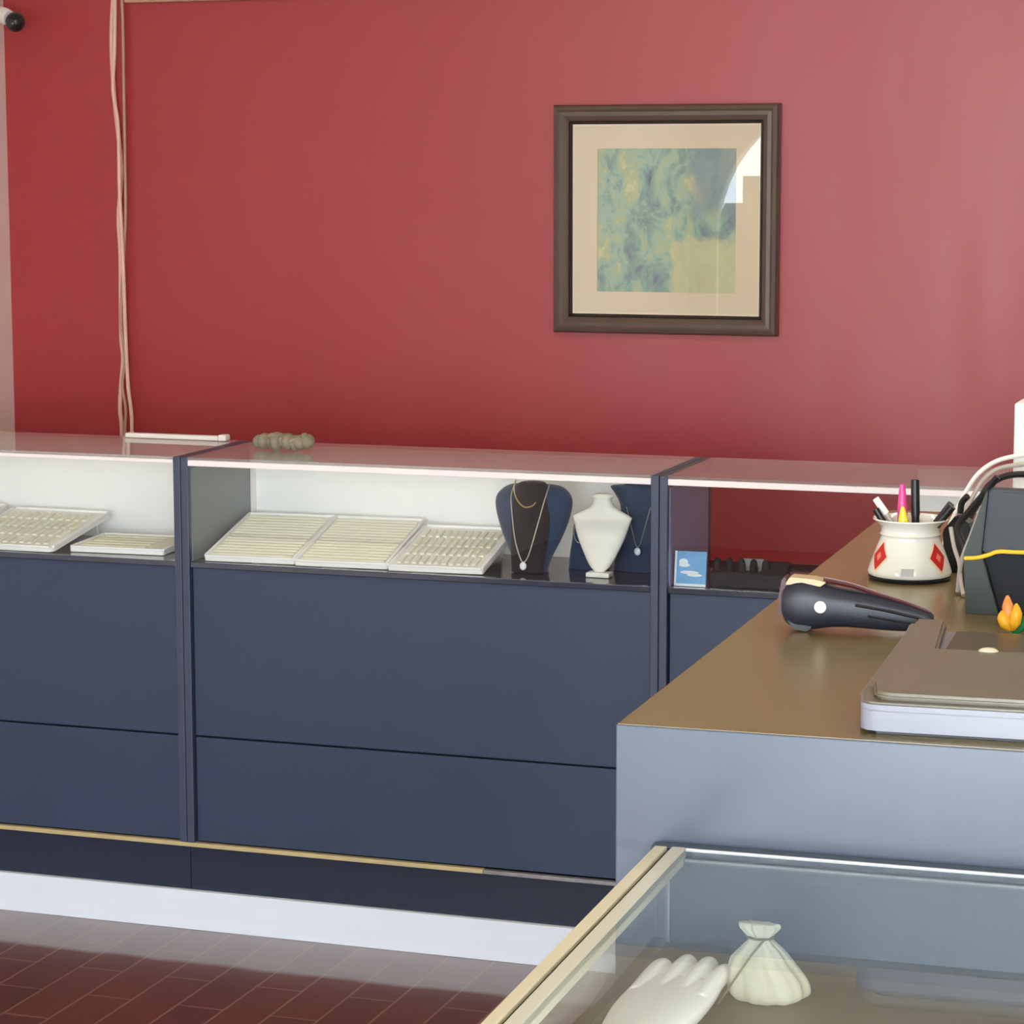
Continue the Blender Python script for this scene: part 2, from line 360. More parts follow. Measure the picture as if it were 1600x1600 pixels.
# ------------------------------------------------------------------ the row of display counters
UW, DEP = 1.018, .33
ZS = .782
def counter(x0, label, idx):
    t = thing('display_counter', label, 'display counter', (x0, 0, 0), 0, 'glass topped navy display counters in a row')
    T = .0165; g = .0008
    for k, (a, b) in enumerate(((g, T), (UW-T, UW-g))):
        obj('side_panel', B(a, b, -.004, DEP, .19, .999, bev=.0012), NAVYE, t)
        # lighter lining of the showcase
        c0, c1 = (b+.0003, b+.002) if k == 0 else (a-.002, a-.0003)
        obj('side_lining', B(c0, c1, .010, DEP-.03, ZS+.001, .975), LINEP if (idx == 2) else CASEIN, t)
    obj('upper_panel', B(T+.0035, UW-T-.0020, .006, .022, .4175, ZS-.012, bev=.001), NAVY, t)
    obj('lower_panel', B(T+.0035, UW-T-.0020, .006, .022, .192, .4135, bev=.001), NAVY, t)
    obj('carcass', B(T+.0005, UW-T-.0005, .0225, DEP-.001, .191, ZS-.0125), NAVYD, t)
    obj('shelf', B(T+.0008, UW-T-.0008, .0, DEP-.001, ZS-.0115, ZS, bev=.0015), SHELF, t)
    obj('kick_board', B(g, UW-g, .012, DEP-.02, .0845, .1795), NAVYD, t)
    obj('glass_front', B(T+.001, UW-T-.001, .003, .008, ZS+.0003, .981 if idx else .9855), GLS, t)
    obj('top_rail', B(T+.0005, UW-T-.0005, -.004, .010, .9815 if idx else .986, .9935, bev=.001), ALU, t)
    obj('glass_top', B(T+.0005, UW-T-.0005, -.0035, DEP, .994, .9995), GLSD, t)
    if idx < 2:
        obj('back_panel', B(T+.0005, UW-T-.0005, DEP-.025, DEP-.015, ZS+.0003, .9935), WHITEP, t)
        obj('corner_strip', B(T+.0025, T+.012, DEP-.035, DEP-.0255, ZS+.0003, .9935), ALU, t)
        obj('corner_strip', B(UW-T-.012, UW-T-.0025, DEP-.035, DEP-.0255, ZS+.0003, .9935), ALU, t)
    else:
        obj('back_panel', B(.443, UW-T-.0005, DEP-.025, DEP-.015, ZS+.0003, .9935), WHITEP, t)
        obj('back_rail', B(T+.0005, UW-T-.0005, DEP-.0145, DEP-.006, ZS+.0003, ZS+.008), MAROON, t)
    return t
counter(-UW, 'navy display counter at far left below the hanging cords', 0)
counter(0, 'navy display counter in the middle holding trays and necklace busts', 1)
counter(UW, 'navy display counter at right, behind the raised counter, with ring stand inside', 2)
PX0, PX1 = XL+.002, 3.1
tag(obj('plinth', B(PX0, PX1, .0, .30, .0005, .084, bev=.001), PLINTH), 'long white plinth board under the row of navy counters', 'plinth')
tag(obj('brass_strip', B(PX0, .655, -.003, .012, .180, .189, bev=.001), GOLD), 'thin brass strip along the foot of the navy counters, left length', 'trim strip')
tag(obj('silver_strip', B(.6555, PX1, -.003, .012, .180, .188, bev=.001), SILV), 'worn dull silver strip continuing right from the brass strip', 'trim strip')

# ------------------------------------------------------------------ trays
def tray(lab, corners, w, d, x, y, z, rz, tilt, ridges, rad=.006, group='white jewellery trays'):
    t = thing('jewellery_tray', lab, 'jewellery tray', (x, y, z), rz, group); t.rotation_euler = (math.radians(tilt), 0, rz)
    def rr(x0, x1, y0, y1, r, n=5):
        o = []
        for (cx_, cy_, a0) in ((x1-r, y1-r, 0), (x0+r, y1-r, 90), (x0+r, y0+r, 180), (x1-r, y0+r, 270)):
            for i in range(n+1):
                a = math.radians(a0+90*i/n); o.append((cx_+r*math.cos(a), cy_+r*math.sin(a)))
        return o
    bm = bm_new(); prism(bm, rr(0, w, 0, d, rad), 'z', 0, .008)
    # rim
    for (a, b, c, e) in ((0.0, w, 0, .006), (0, w, d-.006, d)): box(bm, a+rad*.6, b-rad*.6, c, e, .008, .013, bev=.001)
    for (a, b) in ((0, .006), (w-.006, w)): box(bm, a, b, rad*.6, d-rad*.6, .008, .013, bev=.001)
    obj('tray_frame', bm, TRAY, t, smooth=True)
    bm = bm_new()
    if ridges == 'rows':
        n = 15
        for i in range(n):
            y0 = .012+(d-.024)*i/n; box(bm, .010, w-.010, y0, y0+(d-.024)/n*.62, .0083, .0125, bev=.0012, seg=1)
    elif ridges == 'slots':
        n = 11
        for i in range(n):
            x0 = .014+(w-.028)*i/n
            for j in range(4):
                y0 = .02+(d-.04)*j/4
                box(bm, x0, x0+(w-.028)/n*.6, y0, y0+(d-.04)/4*.8, .0083, .0130, bev=.0012, seg=1)
    else:
        box(bm, .010, w-.010, .010, d-.010, .0083, .0105, bev=.001)
        for i in range(5): box(bm, .02, w-.05, .02+i*.028, .032+i*.028, .0106, .0125, bev=.0008, seg=1)
    obj('tray_insert', bm, INSERT, t)
    # rear prop that tilts the tray
    if tilt > 4:
        h = d*math.sin(math.radians(tilt))
        obj('prop', B(.03, w-.03, d-.02, d-.012, -h*.93, -.0005), TRAY, t)
    return t
tray('white jewellery tray nearest the left side of the middle counter', None, .199, .262, .040, .018, ZS+.0015, math.radians(3), 12.5, 'rows')
tray('white jewellery tray between two others in the middle counter', None, .200, .262, .2425, .018, ZS+.0015, math.radians(3), 12.8, 'rows')
tray('white jewellery tray beside the left navy bust, ribbed slots', None, .200, .255, .4465, .018, ZS+.0015, math.radians(3), 11.0, 'slots')
tray('white ribbed jewellery tray tilted in the left counter beside the flat tray', None, .245, .262, -.556, .022, ZS+.0015, math.radians(-1), 9.5, 'slots', .014)
tray('white jewellery tray at left edge of the photo, only its corner showing', None, .245, .262, -.806, .022, ZS+.0015, math.radians(1), 10.5, 'rows', .014)
tray('flat white tray lying low in the left counter against the right side', None, .215, .17, -.2865, .045, ZS+.0012, math.radians(3), 1.5, 'flat')

# ------------------------------------------------------------------ necklace busts
def bust(name, lab, x, y, rows, m, panel=None, foot=None, pn=2.3):
    t = thing(name, lab, 'necklace bust', (x, y, ZS+.0006))
    bm = bm_new(); loft(bm, interp_rows(rows, 4), n=32, p=pn); obj('torso', bm, m, t, smooth=True, angle=60)
    if panel:
        bm = bm_new(); loft(bm, interp_rows(panel, 4), n=28, p=2.2); obj('centre_panel', bm, VELB, t, smooth=True, angle=60)
    if foot:
        obj('foot', B(*foot, bev=.002), WLEA, t)
    return t
# big navy one with black centre
rows = [(0, .0, 0, .036, .022), (0, .0, .012, .037, .022), (0, .005, .035, .045, .020), (0, .010, .07, .062, .021), (0, .014, .105, .075, .024), (0, .017, .135, .081, .026),
        (0, .020, .153, .077, .026), (0, .024, .166, .064, .022), (0, .026, .172, .050, .014), (0, .026, .174, .036, .008)]
pan = [(0, -.022, .001, .034, .010), (0, -.020, .03, .036, .012), (0, -.012, .07, .040, .014), (0, -.004, .11, .042, .017), (0, .002, .145, .038, .018), (0, .006, .162, .032, .018),
       (0, .008, .174, .030, .018), (0, .010, .179, .025, .016), (0, .010, .181, .014, .010)]
BX, BY = .722, .105
bust('necklace_bust', 'large navy velvet necklace bust with black centre beside the trays', BX, BY, rows, VELN, pan)
# white
rows = [(0, .0, .010, .010, .008), (0, .002, .022, .022, .010), (0, .006, .05, .037, .012), (0, .010, .08, .050, .014), (0, .014, .105, .0575, .013), (0, .017, .116, .061, .011),
        (0, .0175, .119, .058, .011), (0, .019, .128, .041, .013), (0, .020, .136, .026, .014), (0, .020, .143, .021, .014), (0, .020, .152, .018, .014), (0, .020, .158, .022, .014), (0, .020, .163, .016, .010)]
bust('necklace_bust', 'small white necklace bust with tapering chest between the navy busts', .872, .085, rows, WLEA, None, (-.024, .024, -.018, .012, 0, .0095))
# navy behind white, right
rows = [(0, 0, 0, .055, .022), (0, .003, .03, .052, .020), (0, .006, .07, .047, .020), (0, .01, .11, .043, .021), (0, .012, .135, .046, .022), (0, .014, .155, .058, .020), (0, .016, .166, .067, .016),
        (0, .016, .170, .060, .012), (0, .016, .173, .036, .014), (0, .016, .180, .034, .014), (0, .016, .183, .030, .012)]
bust('necklace_bust', 'navy necklace bust partly hidden behind the white bust at right', .928, .178, rows, VELN)
rows = [(0, 0, 0, .042, .018), (0, .003, .03, .040, .018), (0, .006, .06, .036, .018), (0, .008, .085, .034, .017), (0, .01, .102, .026, .014), (0, .01, .108, .014, .008)]
bust('necklace_bust', 'low dark navy necklace bust half hidden at left of the white bust', .822, .172, rows, VELN)

def necklace(lab, path, r, m, pend=None):
    t = thing('necklace', lab, 'necklace', path[len(path)//2])
    o = Vector(path[len(path)//2])
    bm = bm_new(); tube(bm, [Vector(p)-o for p in path], r, n=6, k=8); ch = obj('chain', bm, m, t, smooth=True)
    if pend:
        bm = bm_new(); sphere(bm, Vector(pend[:3])-o, pend[3], 1, .5, 1.15); obj('pendant', bm, PEARL, ch, smooth=True)
    return t
yF = BY-.030
necklace('long pale necklace with round clear pendant on the large navy bust',
         [(BX-.036, BY+.004, .958), (BX-.037, BY-.016, .935), (BX-.033, BY-.022, .90), (BX-.024, BY-.030, .85), (BX-.012, BY-.0345, .815), (BX-.004, BY-.0355, .806), (BX+.006, BY-.0345, .82), (BX+.020, BY-.029, .87), (BX+.032, BY-.021, .92), (BX+.038, BY-.014, .945), (BX+.038, BY+.004, .960)],
         .0013, SCHAIN, (BX-.005, BY-.0365, .798, .0072))
necklace('short gold necklace high round the neck of the large navy bust',
         [(BX-.034, BY+.004, .965), (BX-.0335, BY-.008, .948), (BX-.024, BY-.0165, .928), (BX-.008, BY-.0205, .915), (BX+.008, BY-.0195, .917), (BX+.016, BY-.0185, .925)], .0016, GCHAIN)
necklace('fine necklace with small clear pendant on the half hidden navy bust',
         [(.905, .157, .915), (.917, .152, .875), (.926, .153, .840), (.934, .1525, .838), (.945, .152, .875), (.955, .157, .915)], .0009, SCHAIN, (.9305, .150, .826, .007))
necklace('looped pale necklace on the low dark navy bust',
         [(.802, .154, .885), (.797, .1515, .862), (.800, .1505, .845), (.808, .1495, .838), (.817, .1495, .845), (.820, .1505, .862)], .0010, SCHAIN)

# things in the right counter
t = thing('ring_stand', 'black ring display stand with upright fingers in the right counter', 'ring stand', (1.108, .032, ZS+.0006))
bm = B(0, .150, 0, .05, 0, .030, bev=.003); prism(bm, [(.0, .030), (.05, .030), (.05, .048)], 'x', .100, .150)
obj('base', bm, BLKM, t)
for i in range(5):
    bm = bm_new(); lathe(bm, [(.008, .0), (.008, .012), (.0065, .020), (.004, .024), (.0005, .0255)], (.012+.024*i, .020, .0302), n=16)
    obj('ring_finger', bm, BLKM, t, smooth=True)
bm = bm_new(); prism(bm, [(.0305, .0305), (.036, .0305), (.049, .050), (.0445, .052)], 'x', .058, .098); obj('card', bm, CASEIN, t)
t = thing('gift_card', 'light blue card with white cloudy marks leaning in the right counter', 'card', (1.041, .024, ZS+.0006)); t.rotation_euler = (math.radians(-8), 0, 0)
bd = obj('board', B(0, .063, 0, .006, 0, .068, bev=.001), BLUE, t)
WM = mat('white card print', (225, 238, 246), rough=.5, var=.1, vscale=30)
bm = bm_new(); sphere(bm, (.017, -.0004, .047), .009, 1, .05, .7); sphere(bm, (.019, -.0004, .041), .010, 1.1, .05, .4); sphere(bm, (.030, -.0004, .027), .011, 1.7, .05, .30); sphere(bm, (.040, -.0004, .022), .010, 1.5, .05, .3)
obj('cloud_print', bm, WM, bd, smooth=True)
bm = B(.0, .004, -.001, -.0002, .0, .068); box(bm, .0, .063, -.001, -.0002, 0, .005); obj('border', bm, WM, bd)

# things on the counter tops
t = thing('light_bar', 'thin white bar with end cap lying on the rear of the left counter top', 'bar', (-.281, .305, 1.0002), math.radians(-1))
obj('bar', B(0, .225, -.009, .009, 0, .010, bev=.002), WHT, t)
bm = B(.2265, .246, -.012, .012, 0, .0135, bev=.003); obj('end_cap', bm, WHT, t)
bm = bm_new()
rnd = random.Random(4)
for i in range(9):
    x = -.058+.0145*i; sphere(bm, (x, rnd.uniform(-.006, .006), .012+rnd.uniform(0, .004)), .0125, 1.1, 1.3+rnd.random()*.4, .8+rnd.random()*.25, 14)
for k in range(4):
    tube(bm, [(-.062, -.012+.008*k, .010), (-.02, .010-.007*k, .022), (.02, -.012+.009*k, .014), (.055, .006-.004*k, .024)], .005, n=8)
tube(bm, [(.04, .0, .012), (.055, .0, .022), (.062, .004, .012)], .006, n=8)
o = tag(obj('bundle', bm, BUND, None, smooth=True, loc=(.156, .165, .9998), rot=(0, 0, -.1)), 'small mottled grey-brown bundle lying on the middle glass counter top', 'bundle')
o.scale = (.95, 1.1, 1.4)

# ------------------------------------------------------------------ cords, conduit, cctv
A = [(-.727, 2.035), (-.737, 1.906), (-.733, 1.763), (-.718, 1.588), (-.728, 1.459), (-.725, 1.363), (-.728, 1.168), (-.724, 1.103), (-.731, 1.038), (-.736, .972), (-.732, .90), (-.735, .6), (-.73, .02)]
Bc = [(-.712, 2.035), (-.718, 1.874), (-.724, 1.779), (-.712, 1.683), (-.712, 1.524), (-.707, 1.363), (-.704, 1.169), (-.7, 1.038), (-.693, .973), (-.692, .90), (-.70, .6), (-.69, .02)]
Cc = [(-.7, 2.035), (-.699, 1.905), (-.700, 1.779), (-.701, 1.588), (-.703, 1.46), (-.713, 1.331), (-.722, 1.201), (-.713, 1.103), (-.722, 1.038), (-.714, .973), (-.717, .90), (-.715, .6), (-.71, .02)]
for P, m, r, y, lab in ((A, CORD, .0058, 1.1435, 'leftmost of the pale cords hanging down the red wall'),
                        (Bc, CORD, .0050, 1.121, 'rightmost of the pale cords hanging down the red wall'),
                        (Cc, CORDD, .0040, 1.1325, 'thin tan cord between the two pale cords on the red wall')):
    bm = bm_new(); tube(bm, [(x, y, z) for x, z in P], r, n=8, k=6)
    tag(obj('cord', bm, m, None, smooth=True), lab, 'cord', 'cords hanging down the red wall')
tag(obj('conduit', B(-.693, .9, 1.128, 1.1495, 1.992, 2.012, bev=.003), mat('cream conduit', (196, 150, 124), rough=.5, var=.08)), 'cream conduit running along the top of the red wall from the cords', 'conduit')
t = thing('security_camera', 'small black and white security camera on the left wall', 'security camera', (XL, 1.0, 1.95))
bm = bm_new(); lathe(bm, [(.034, 0), (.034, .008), (.026, .014)], n=28)
bmesh.ops.rotate(bm, verts=bm.verts[:], cent=(0, 0, 0), matrix=Matrix.Rotation(math.radians(90), 3, 'Y')); obj('mount', bm, WHT, t, smooth=True, loc=(.0005, 0, .01))
bm = bm_new(); tube(bm, [(.012, 0, .012), (.05, 0, .018), (.085, -.004, .010), (.108, -.01, .002)], .014, n=14, rs=[.015, .018, .021, .019]); obj('arm', bm, WHT, t, smooth=True)
bm = bm_new(); sphere(bm, (.128, -.016, -.008), .0245, seg=28); obj('camera_ball', bm, BLK, t, smooth=True)
bm = bm_new(); sphere(bm, (.128, -.038, -.012), .011, 1, .5, 1); obj('lens', bm, mat('lens glass', (60, 66, 62), rough=.1), t, smooth=True)

# ------------------------------------------------------------------ picture on the wall
t = thing('framed_picture', 'square brown framed picture with cream mount on the red wall', 'picture', (.708, YB, 1.462))
def frame_ring(prof, hw, hh, m, name, par):
    """prof: list of (inset, y) swept round a rectangle"""
    bm = bm_new(); rings = []
    for ins, y in prof:
        rings.append([bm.verts.new(((hw-ins)*sx, y, (hh-ins)*sz)) for sx, sz in ((-1, -1), (1, -1), (1, 1), (-1, 1))])
    rings.append(rings[0])
    for a, b in zip(rings, rings[1:]):
        for q in range(4): bm.faces.new((a[q], a[(q+1) % 4], b[(q+1) % 4], b[q]))
    return obj(name, bm, m, par)
frame_ring([(0, -.0015), (0, -.020), (.004, -.030), (.012, -.034), (.017, -.030), (.026, -.031), (.034, -.026), (.038, -.022), (.038, -.0015)], .2735, .2685, BROWN, 'frame', t)
frame_ring([(.0382, -.021), (.040, -.023), (.045, -.015), (.045, -.0015), (.0382, -.0015)], .2735, .2685, FRIN, 'inner_lip', t)
hw, hh = .2280, .2230
bm = bm_new(); ax0, ax1, az0, az1 = -.167, .170, -.170, .166
box(bm, -hw, ax0, -.012, -.009, -hh, hh); box(bm, ax1, hw, -.012, -.009, -hh, hh); box(bm, ax0, ax1, -.012, -.009, -hh, az0); box(bm, ax0, ax1, -.012, -.009, az1, hh)
obj('mount_board', bm, MAT_, t)
frame_ring([(0, -.0085), (0, -.0125), (.004, -.0125), (.004, -.0085)], hw, hh, mat('pale mount edge', (240, 226, 200), rough=.6), 'mount_edge', t)
obj('artwork', B(ax0, ax1, -.0085, -.0070, az0, az1), ART, t)
obj('glass_pane', B(-hw, hw, -.0165, -.0145, -hh, hh), GLSP, t)
obj('backing', B(-hw+.001, hw-.001, -.006, -.0015, -hh+.001, hh-.001), FRIN, t)

# ------------------------------------------------------------------ raised counter with the desk things
RZ = math.radians(1.4)
t = thing('raised_counter', 'raised slate blue counter with dark top, at right in front of the others', 'counter', (1.705, -2.587, 0), RZ)
L_ = 1.49; W_ = .66
obj('body', B(.0, W_, .0, L_, .002, 1.10, bev=.0012), BOXM, t)
obj('worktop', B(.0015, W_-.001, .0015, L_-.001, 1.1001, 1.1008), BOXT, t)
ZT = 1.101
# mug of pens
ZD = .917
CX, CY = 1.8065, -1.702
t = thing('mug', 'cream ceramic pot with red flower diamonds holding pens', 'pot', (CX, CY, ZT))
prof = [(.046, .0045), (.0495, .006), (.0500, .010), (.0470, .019), (.0430, .030), (.0392, .040), (.0362, .047), (.0348, .0510), (.0350, .0530), (.0364, .0545), (.0350, .0562), (.0346, .060), (.0366, .065), (.0415, .0695), (.0448, .0720), (.0442, .0735),
        (.0400, .0705), (.0350, .064), (.0335, .058), (.0350, .045), (.0420, .022), (.0430, .009), (.001, .008)]
bm = bm_new(); lathe(bm, prof, n=64, close=False); bm.faces.new([v for v in bm.verts[:64]][::-1]); obj('vessel', bm, CERAM, t, smooth=True, angle=70)
bm = bm_new(); lathe(bm, [(.045, 0), (.0478, .0005), (.0492, .0035), (.047, .0044)], n=64); obj('base_ring', bm, BLK, t, smooth=True)
outer = prof[:16]
def rad(z):
    for (r0, z0), (r1, z1) in zip(outer, outer[1:]):
        if z0 <= z <= z1: return r0+(r1-r0)*(z-z0)/(z1-z0)
    return outer[0][0]
def decal(name, az, z, hw_, hz, m, off, par, diamond=True):
    bm = bm_new(); n = 10; G = {}
    for i in range(n+1):
        for j in range(n+1):
            u = i/n*2-1; v = j/n*2-1
            if diamond: a, b_ = (u+v)/2, (v-u)/2
            else: a, b_ = u, v
            zz = z+b_*hz; rr_ = rad(zz)+off; an = az+a*hw_/.045
            G[i, j] = bm.verts.new((rr_*math.cos(an), rr_*math.sin(an), zz))
    for i in range(n):
        for j in range(n): bm.faces.new((G[i, j], G[i+1, j], G[i+1, j+1], G[i, j+1]))
    return obj(name, bm, m, par, smooth=True)
vaz = math.atan2(-4.737-CY, 2.347-CX)
for da in (-56, 50):
    az = vaz+math.radians(da)
    decal('flower_halo', az, .0295, .0165, .021, PALEO, .0003, t)
    f_ = decal('flower_print', az, .030, .0135, .0165, REDP, .0006, t)
    decal('flower_centre', az, .030, .0045, .0055, PINKP, .0009, f_)
decal('base_mark', vaz+math.radians(-3), .014, .007, .0045, GREYP, .0004, t, False)
def pen(name, label, cat, a, b, segs, r, rs=None):
    """from a (inside the pot) to b; segs = list of (t0,t1,material,partname)"""
    A_, B_ = Vector(a), Vector(b); t = thing(name, label, cat, A_, 0, 'pens and brushes in the pot')
    for i, (t0, t1, m, pn, ra, rb) in enumerate(segs):
        bm = bm_new(); d = B_-A_; tube(bm, [d*t0, d*(t0+t1)/2, d*t1], r, n=14, k=2, rs=[ra, rb]); obj(pn, bm, m, t, smooth=True)
    return t
zi = ZT+.011
SILVP = mat('silver grey plastic', (188, 178, 168), rough=.3, var=.05)
pen('makeup_brush', 'beige tipped brush leaning left in the pot', 'brush', (1.823, -1.702, zi), (1.7645, -1.706, 1.1965), [(0, .78, SILVP, 'handle', .0030, .0034), (.781, 1, WLEA, 'tip', .0048, .0040)], .003)
pen('pen', 'black pen leaning left just below the beige brush', 'pen', (1.812, -1.716, zi), (1.7675, -1.720, 1.1855), [(0, .7, BLK, 'barrel', .0034, .0038), (.701, 1, BLK, 'cap', .0044, .0040)], .0035)
pen('highlighter', 'pink highlighter pen standing in the pot', 'highlighter', (1.796, -1.690, zi), (1.7935, -1.690, 1.2125), [(0, .72, PINK, 'barrel', .0058, .0060), (.721, 1, PINK, 'cap', .0062, .0032)], .006)
pen('highlighter', 'yellow cone capped highlighter at the front of the pot', 'highlighter', (1.803, -1.717, zi), (1.8005, -1.7225, 1.190), [(0, .66, YEL, 'barrel', .0068, .0070), (.661, 1, YEL, 'cap', .0085, .0020)], .006)
pen('marker', 'upright black marker rising highest from the pot', 'marker', (1.812, -1.690, zi), (1.8085, -1.688, 1.2185), [(0, .6, BLK, 'barrel', .0046, .0048), (.601, 1, BLK, 'cap', .0054, .0050)], .005)
pen('pen', 'black pen with grey stripe leaning right in the pot', 'pen', (1.795, -1.708, zi), (1.8575, -1.712, 1.191), [(0, .7, BLK, 'barrel', .0032, .0034), (.701, 1, BLK, 'cap', .0048, .0048)], .004)
pen('pen', 'dark grey pen leaning right behind the striped black pen', 'pen', (1.795, -1.694, zi), (1.8535, -1.695, 1.1925), [(0, .7, GREYP, 'barrel', .0028, .0030), (.701, 1, DGREY, 'cap', .0046, .0044)], .004)

# handheld barcode scanner lying on its side
t = thing('handheld_scanner', 'black handheld scanner with white round badge lying on the raised counter', 'handheld scanner', (1.812, -2.075, ZT), math.radians(4)); t.scale = (.98, 1.15, 1.22)
secs = [(-.074, .021, .012, .014), (-.070, .0195, .018, .0165), (-.060, .0190, .022, .0185), (-.048, .0190, .0230, .0185), (-.036, .0185, .0215, .0180), (-.022, .0175, .0185, .0165), (-.004, .0165, .0168, .0150), (.016, .0150, .0158, .0145), (.036, .0130, .0146, .0130), (.056, .0110, .0128, .0115), (.072, .0095, .0105, .0100), (.084, .0085, .0078, .0080), (.088, .0080, .0050, .0060)]
bm = bm_new(); rings = []
for (x, zc, hz, hy) in interp_rows(secs, 3):
    rings.append([bm.verts.new((x, -hy*math.copysign(abs(math.cos(a))**(.8), math.cos(a)), zc+hz*.985*math.copysign(abs(math.sin(a))**(.8), math.sin(a))+.0045)) for a in [2*math.pi*q/28 for q in range(28)]])
for a_, b_ in zip(rings, rings[1:]):
    for q in range(28): bm.faces.new((a_[q], a_[(q+1) % 28], b_[(q+1) % 28], b_[q]))
bm.faces.new(rings[0]); bm.faces.new(rings[-1][::-1])
obj('housing', bm, GUN, t, smooth=True, angle=60)
bm = bm_new(); prism(bm, [(-.071, .0405), (-.066, .0475), (-.040, .0465), (-.026, .0440), (-.034, .0395), (-.052, .0425)], 'y', -.012, .012, bev=.001); obj('scan_window', bm, TAN, t)
bm = bm_new(); prism(bm, [(-.078, .0300), (-.0745, .0460), (-.0695, .0475), (-.069, .0200), (-.0775, .0120)], 'y', -.011, .011, bev=.001); obj('nose', bm, MAROON, t)
bm = bm_new(); lathe(bm, [(.0062, 0), (.0062, .0015), (.0052, .0022)], n=28); bmesh.ops.rotate(bm, verts=bm.verts[:], cent=(0, 0, 0), matrix=Matrix.Rotation(math.radians(90), 3, 'X')); obj('badge', bm, WHT, t, smooth=True, loc=(-.031, -.0174, .0235)).scale = (1.05, 1, .85)
bm = bm_new(); tube(bm, [(-.030, -.004, .0455), (.0, -.004, .0415), (.03, -.004, .0345), (.06, -.004, .0280), (.084, -.003, .0205)], .0022, n=8, rs=[.0028, .0022, .0018]); obj('trigger_strip', bm, MAROON, t, smooth=True)
bm = bm_new(); tube(bm, [(.006, -.0148, .026), (.04, -.0137, .022), (.078, -.0098, .0155)], .0014, n=6); tube(bm, [(.02, -.0145, .017), (.045, -.0130, .014), (.075, -.0092, .011)], .0011, n=6); obj('grip_ridge', bm, BLK, t, smooth=True)
bm = bm_new(); prism(bm, [(-.072, .0135), (-.060, .0020), (-.046, .0004), (-.040, .0050), (-.056, .0100)], 'y', -.014, .010, bev=.001); obj('chin', bm, BLK, t)

# flatbed scanner
t = thing('flatbed_scanner', 'low grey flatbed scanner with silver front at the right edge', 'scanner', (1.918, -2.560, ZT), math.radians(3))
out = [(0, .01), (.006, .003), (.016, 0), (.32, 0), (.32, .40), (-.008, .40), (-.006, .36), (-.006, .05)]
bm = bm_new(); prism(bm, out, 'z', .0035, .0215)
prism(bm, [(0, .01), (.006, .003), (.016, 0), (.32, 0), (.32, .235), (.040, .235), (.030, .40), (-.008, .40), (-.006, .36), (-.006, .05)], 'z', .0210, .0265)
obj('body', bm, SCANF, t, smooth=True)
bm = bm_new(); prism(bm, [(.008, .01), (.014, .006), (.31, .006), (.31, .39), (.0, .39), (.002, .05)], 'z', 0, .0034); obj('foot', bm, BLK, t)
bm = bm_new(); prism(bm, [(.002, .012), (.008, .005), (.018, .002), (.318, .002), (.318, .235), (.040, .235), (.030, .398), (-.006, .398), (-.004, .36), (-.004, .05)], 'z', .0267, .0285)
prism(bm, [(.010, .020), (.016, .013), (.024, .010), (.312, .010), (.312, .235), (.040, .235), (.030, .392), (.000, .392), (.001, .36), (.003, .06)], 'z', .0284, .0352, bev=.0028)
lid = obj('lid', bm, SCANT, t, smooth=True, angle=30)
obj('recess_panel', B(.0405, .318, .2355, .398, .0216, .0228), SCAND, t)
bm = bm_new(); sphere(bm, (.088, .232, .0345), .007, 1.4, 1.0, .6); obj('latch', bm, CREAM, lid, smooth=True)
obj('slot', B(.125, .20, .226, .233, .0353, .0358), BLK, lid)

# screen seen from the back, with its cord
t = thing('monitor', 'dark grey screen seen from behind at the right edge with yellow cord', 'monitor', (1.905, -1.92, ZT))
bm = bm_new(); prism(bm, [(.026, .138), (.20, .136), (.20, .068), (.020, .068)], 'y', .0, .030, bev=.002); obj('screen_back', bm, DGREY, t)
bm = bm_new(); prism(bm, [(.0235, .137), (.0255, .137), (.0195, .068), (.040, .0), (.004, .0), (.0, .066)], 'y', -.004, .036, bev=.001); obj('side_arm', bm, GGREY, t)
bm = bm_new(); prism(bm, [(.021, .0675), (.20, .0675), (.20, .0005), (.041, .0005)], 'y', .006, .060); obj('base', bm, BLKM, t)
bm = bm_new(); tube(bm, [(.002, -.007, .062), (.016, -.008, .0635), (.028, -.007, .067), (.040, -.005, .071), (.07, -.005, .0715), (.2, -.005, .077)], .0024, n=8)
tag(obj('cord', bm, YCORD, None, smooth=True, loc=(1.905, -1.92, ZT)), 'thin yellow cord stretched across the back of the dark screen', 'cord')

t = thing('white_box', 'tall white box standing behind the dark screen at the right edge', 'box', (1.884, -1.40, ZT))
sh_ = obj('shell', B(0, .11, 0, .07, 0, .1865, bev=.003), WHT, t)
bm = B(.012, .098, -.0012, -.0002, .06, .062); box(bm, .012, .098, -.0012, -.0002, .09, .092); obj('vent_line', bm, GREYP, sh_)
def cable(lab, pts, r, m, grp='cables arching behind the pot'):
    bm = bm_new(); tube(bm, pts, r, n=8, k=6); return tag(obj('cable', bm, m, None, smooth=True), lab, 'cable', grp)
cable('outermost white cable arching over from the white box', [(1.915, -1.409, 1.222), (1.895, -1.415, 1.2215), (1.868, -1.43, 1.215), (1.847, -1.44, 1.200), (1.833, -1.45, 1.178), (1.822, -1.46, 1.152), (1.812, -1.47, 1.125), (1.81, -1.48, 1.1035)], .0030, WHT)
cable('white cable arching just inside the outermost one', [(1.910, -1.417, 1.212), (1.872, -1.43, 1.206), (1.853, -1.44, 1.192), (1.841, -1.45, 1.170), (1.831, -1.46, 1.146), (1.825, -1.47, 1.12), (1.822, -1.48, 1.1035)], .0030, SILVP)
cable('dark cable following the underside of the white cable arch', [(1.915, -1.45, 1.202), (1.885, -1.45, 1.199), (1.862, -1.45, 1.186), (1.850, -1.46, 1.164), (1.840, -1.47, 1.142), (1.836, -1.48, 1.115), (1.836, -1.49, 1.1035)], .0042, BLK)
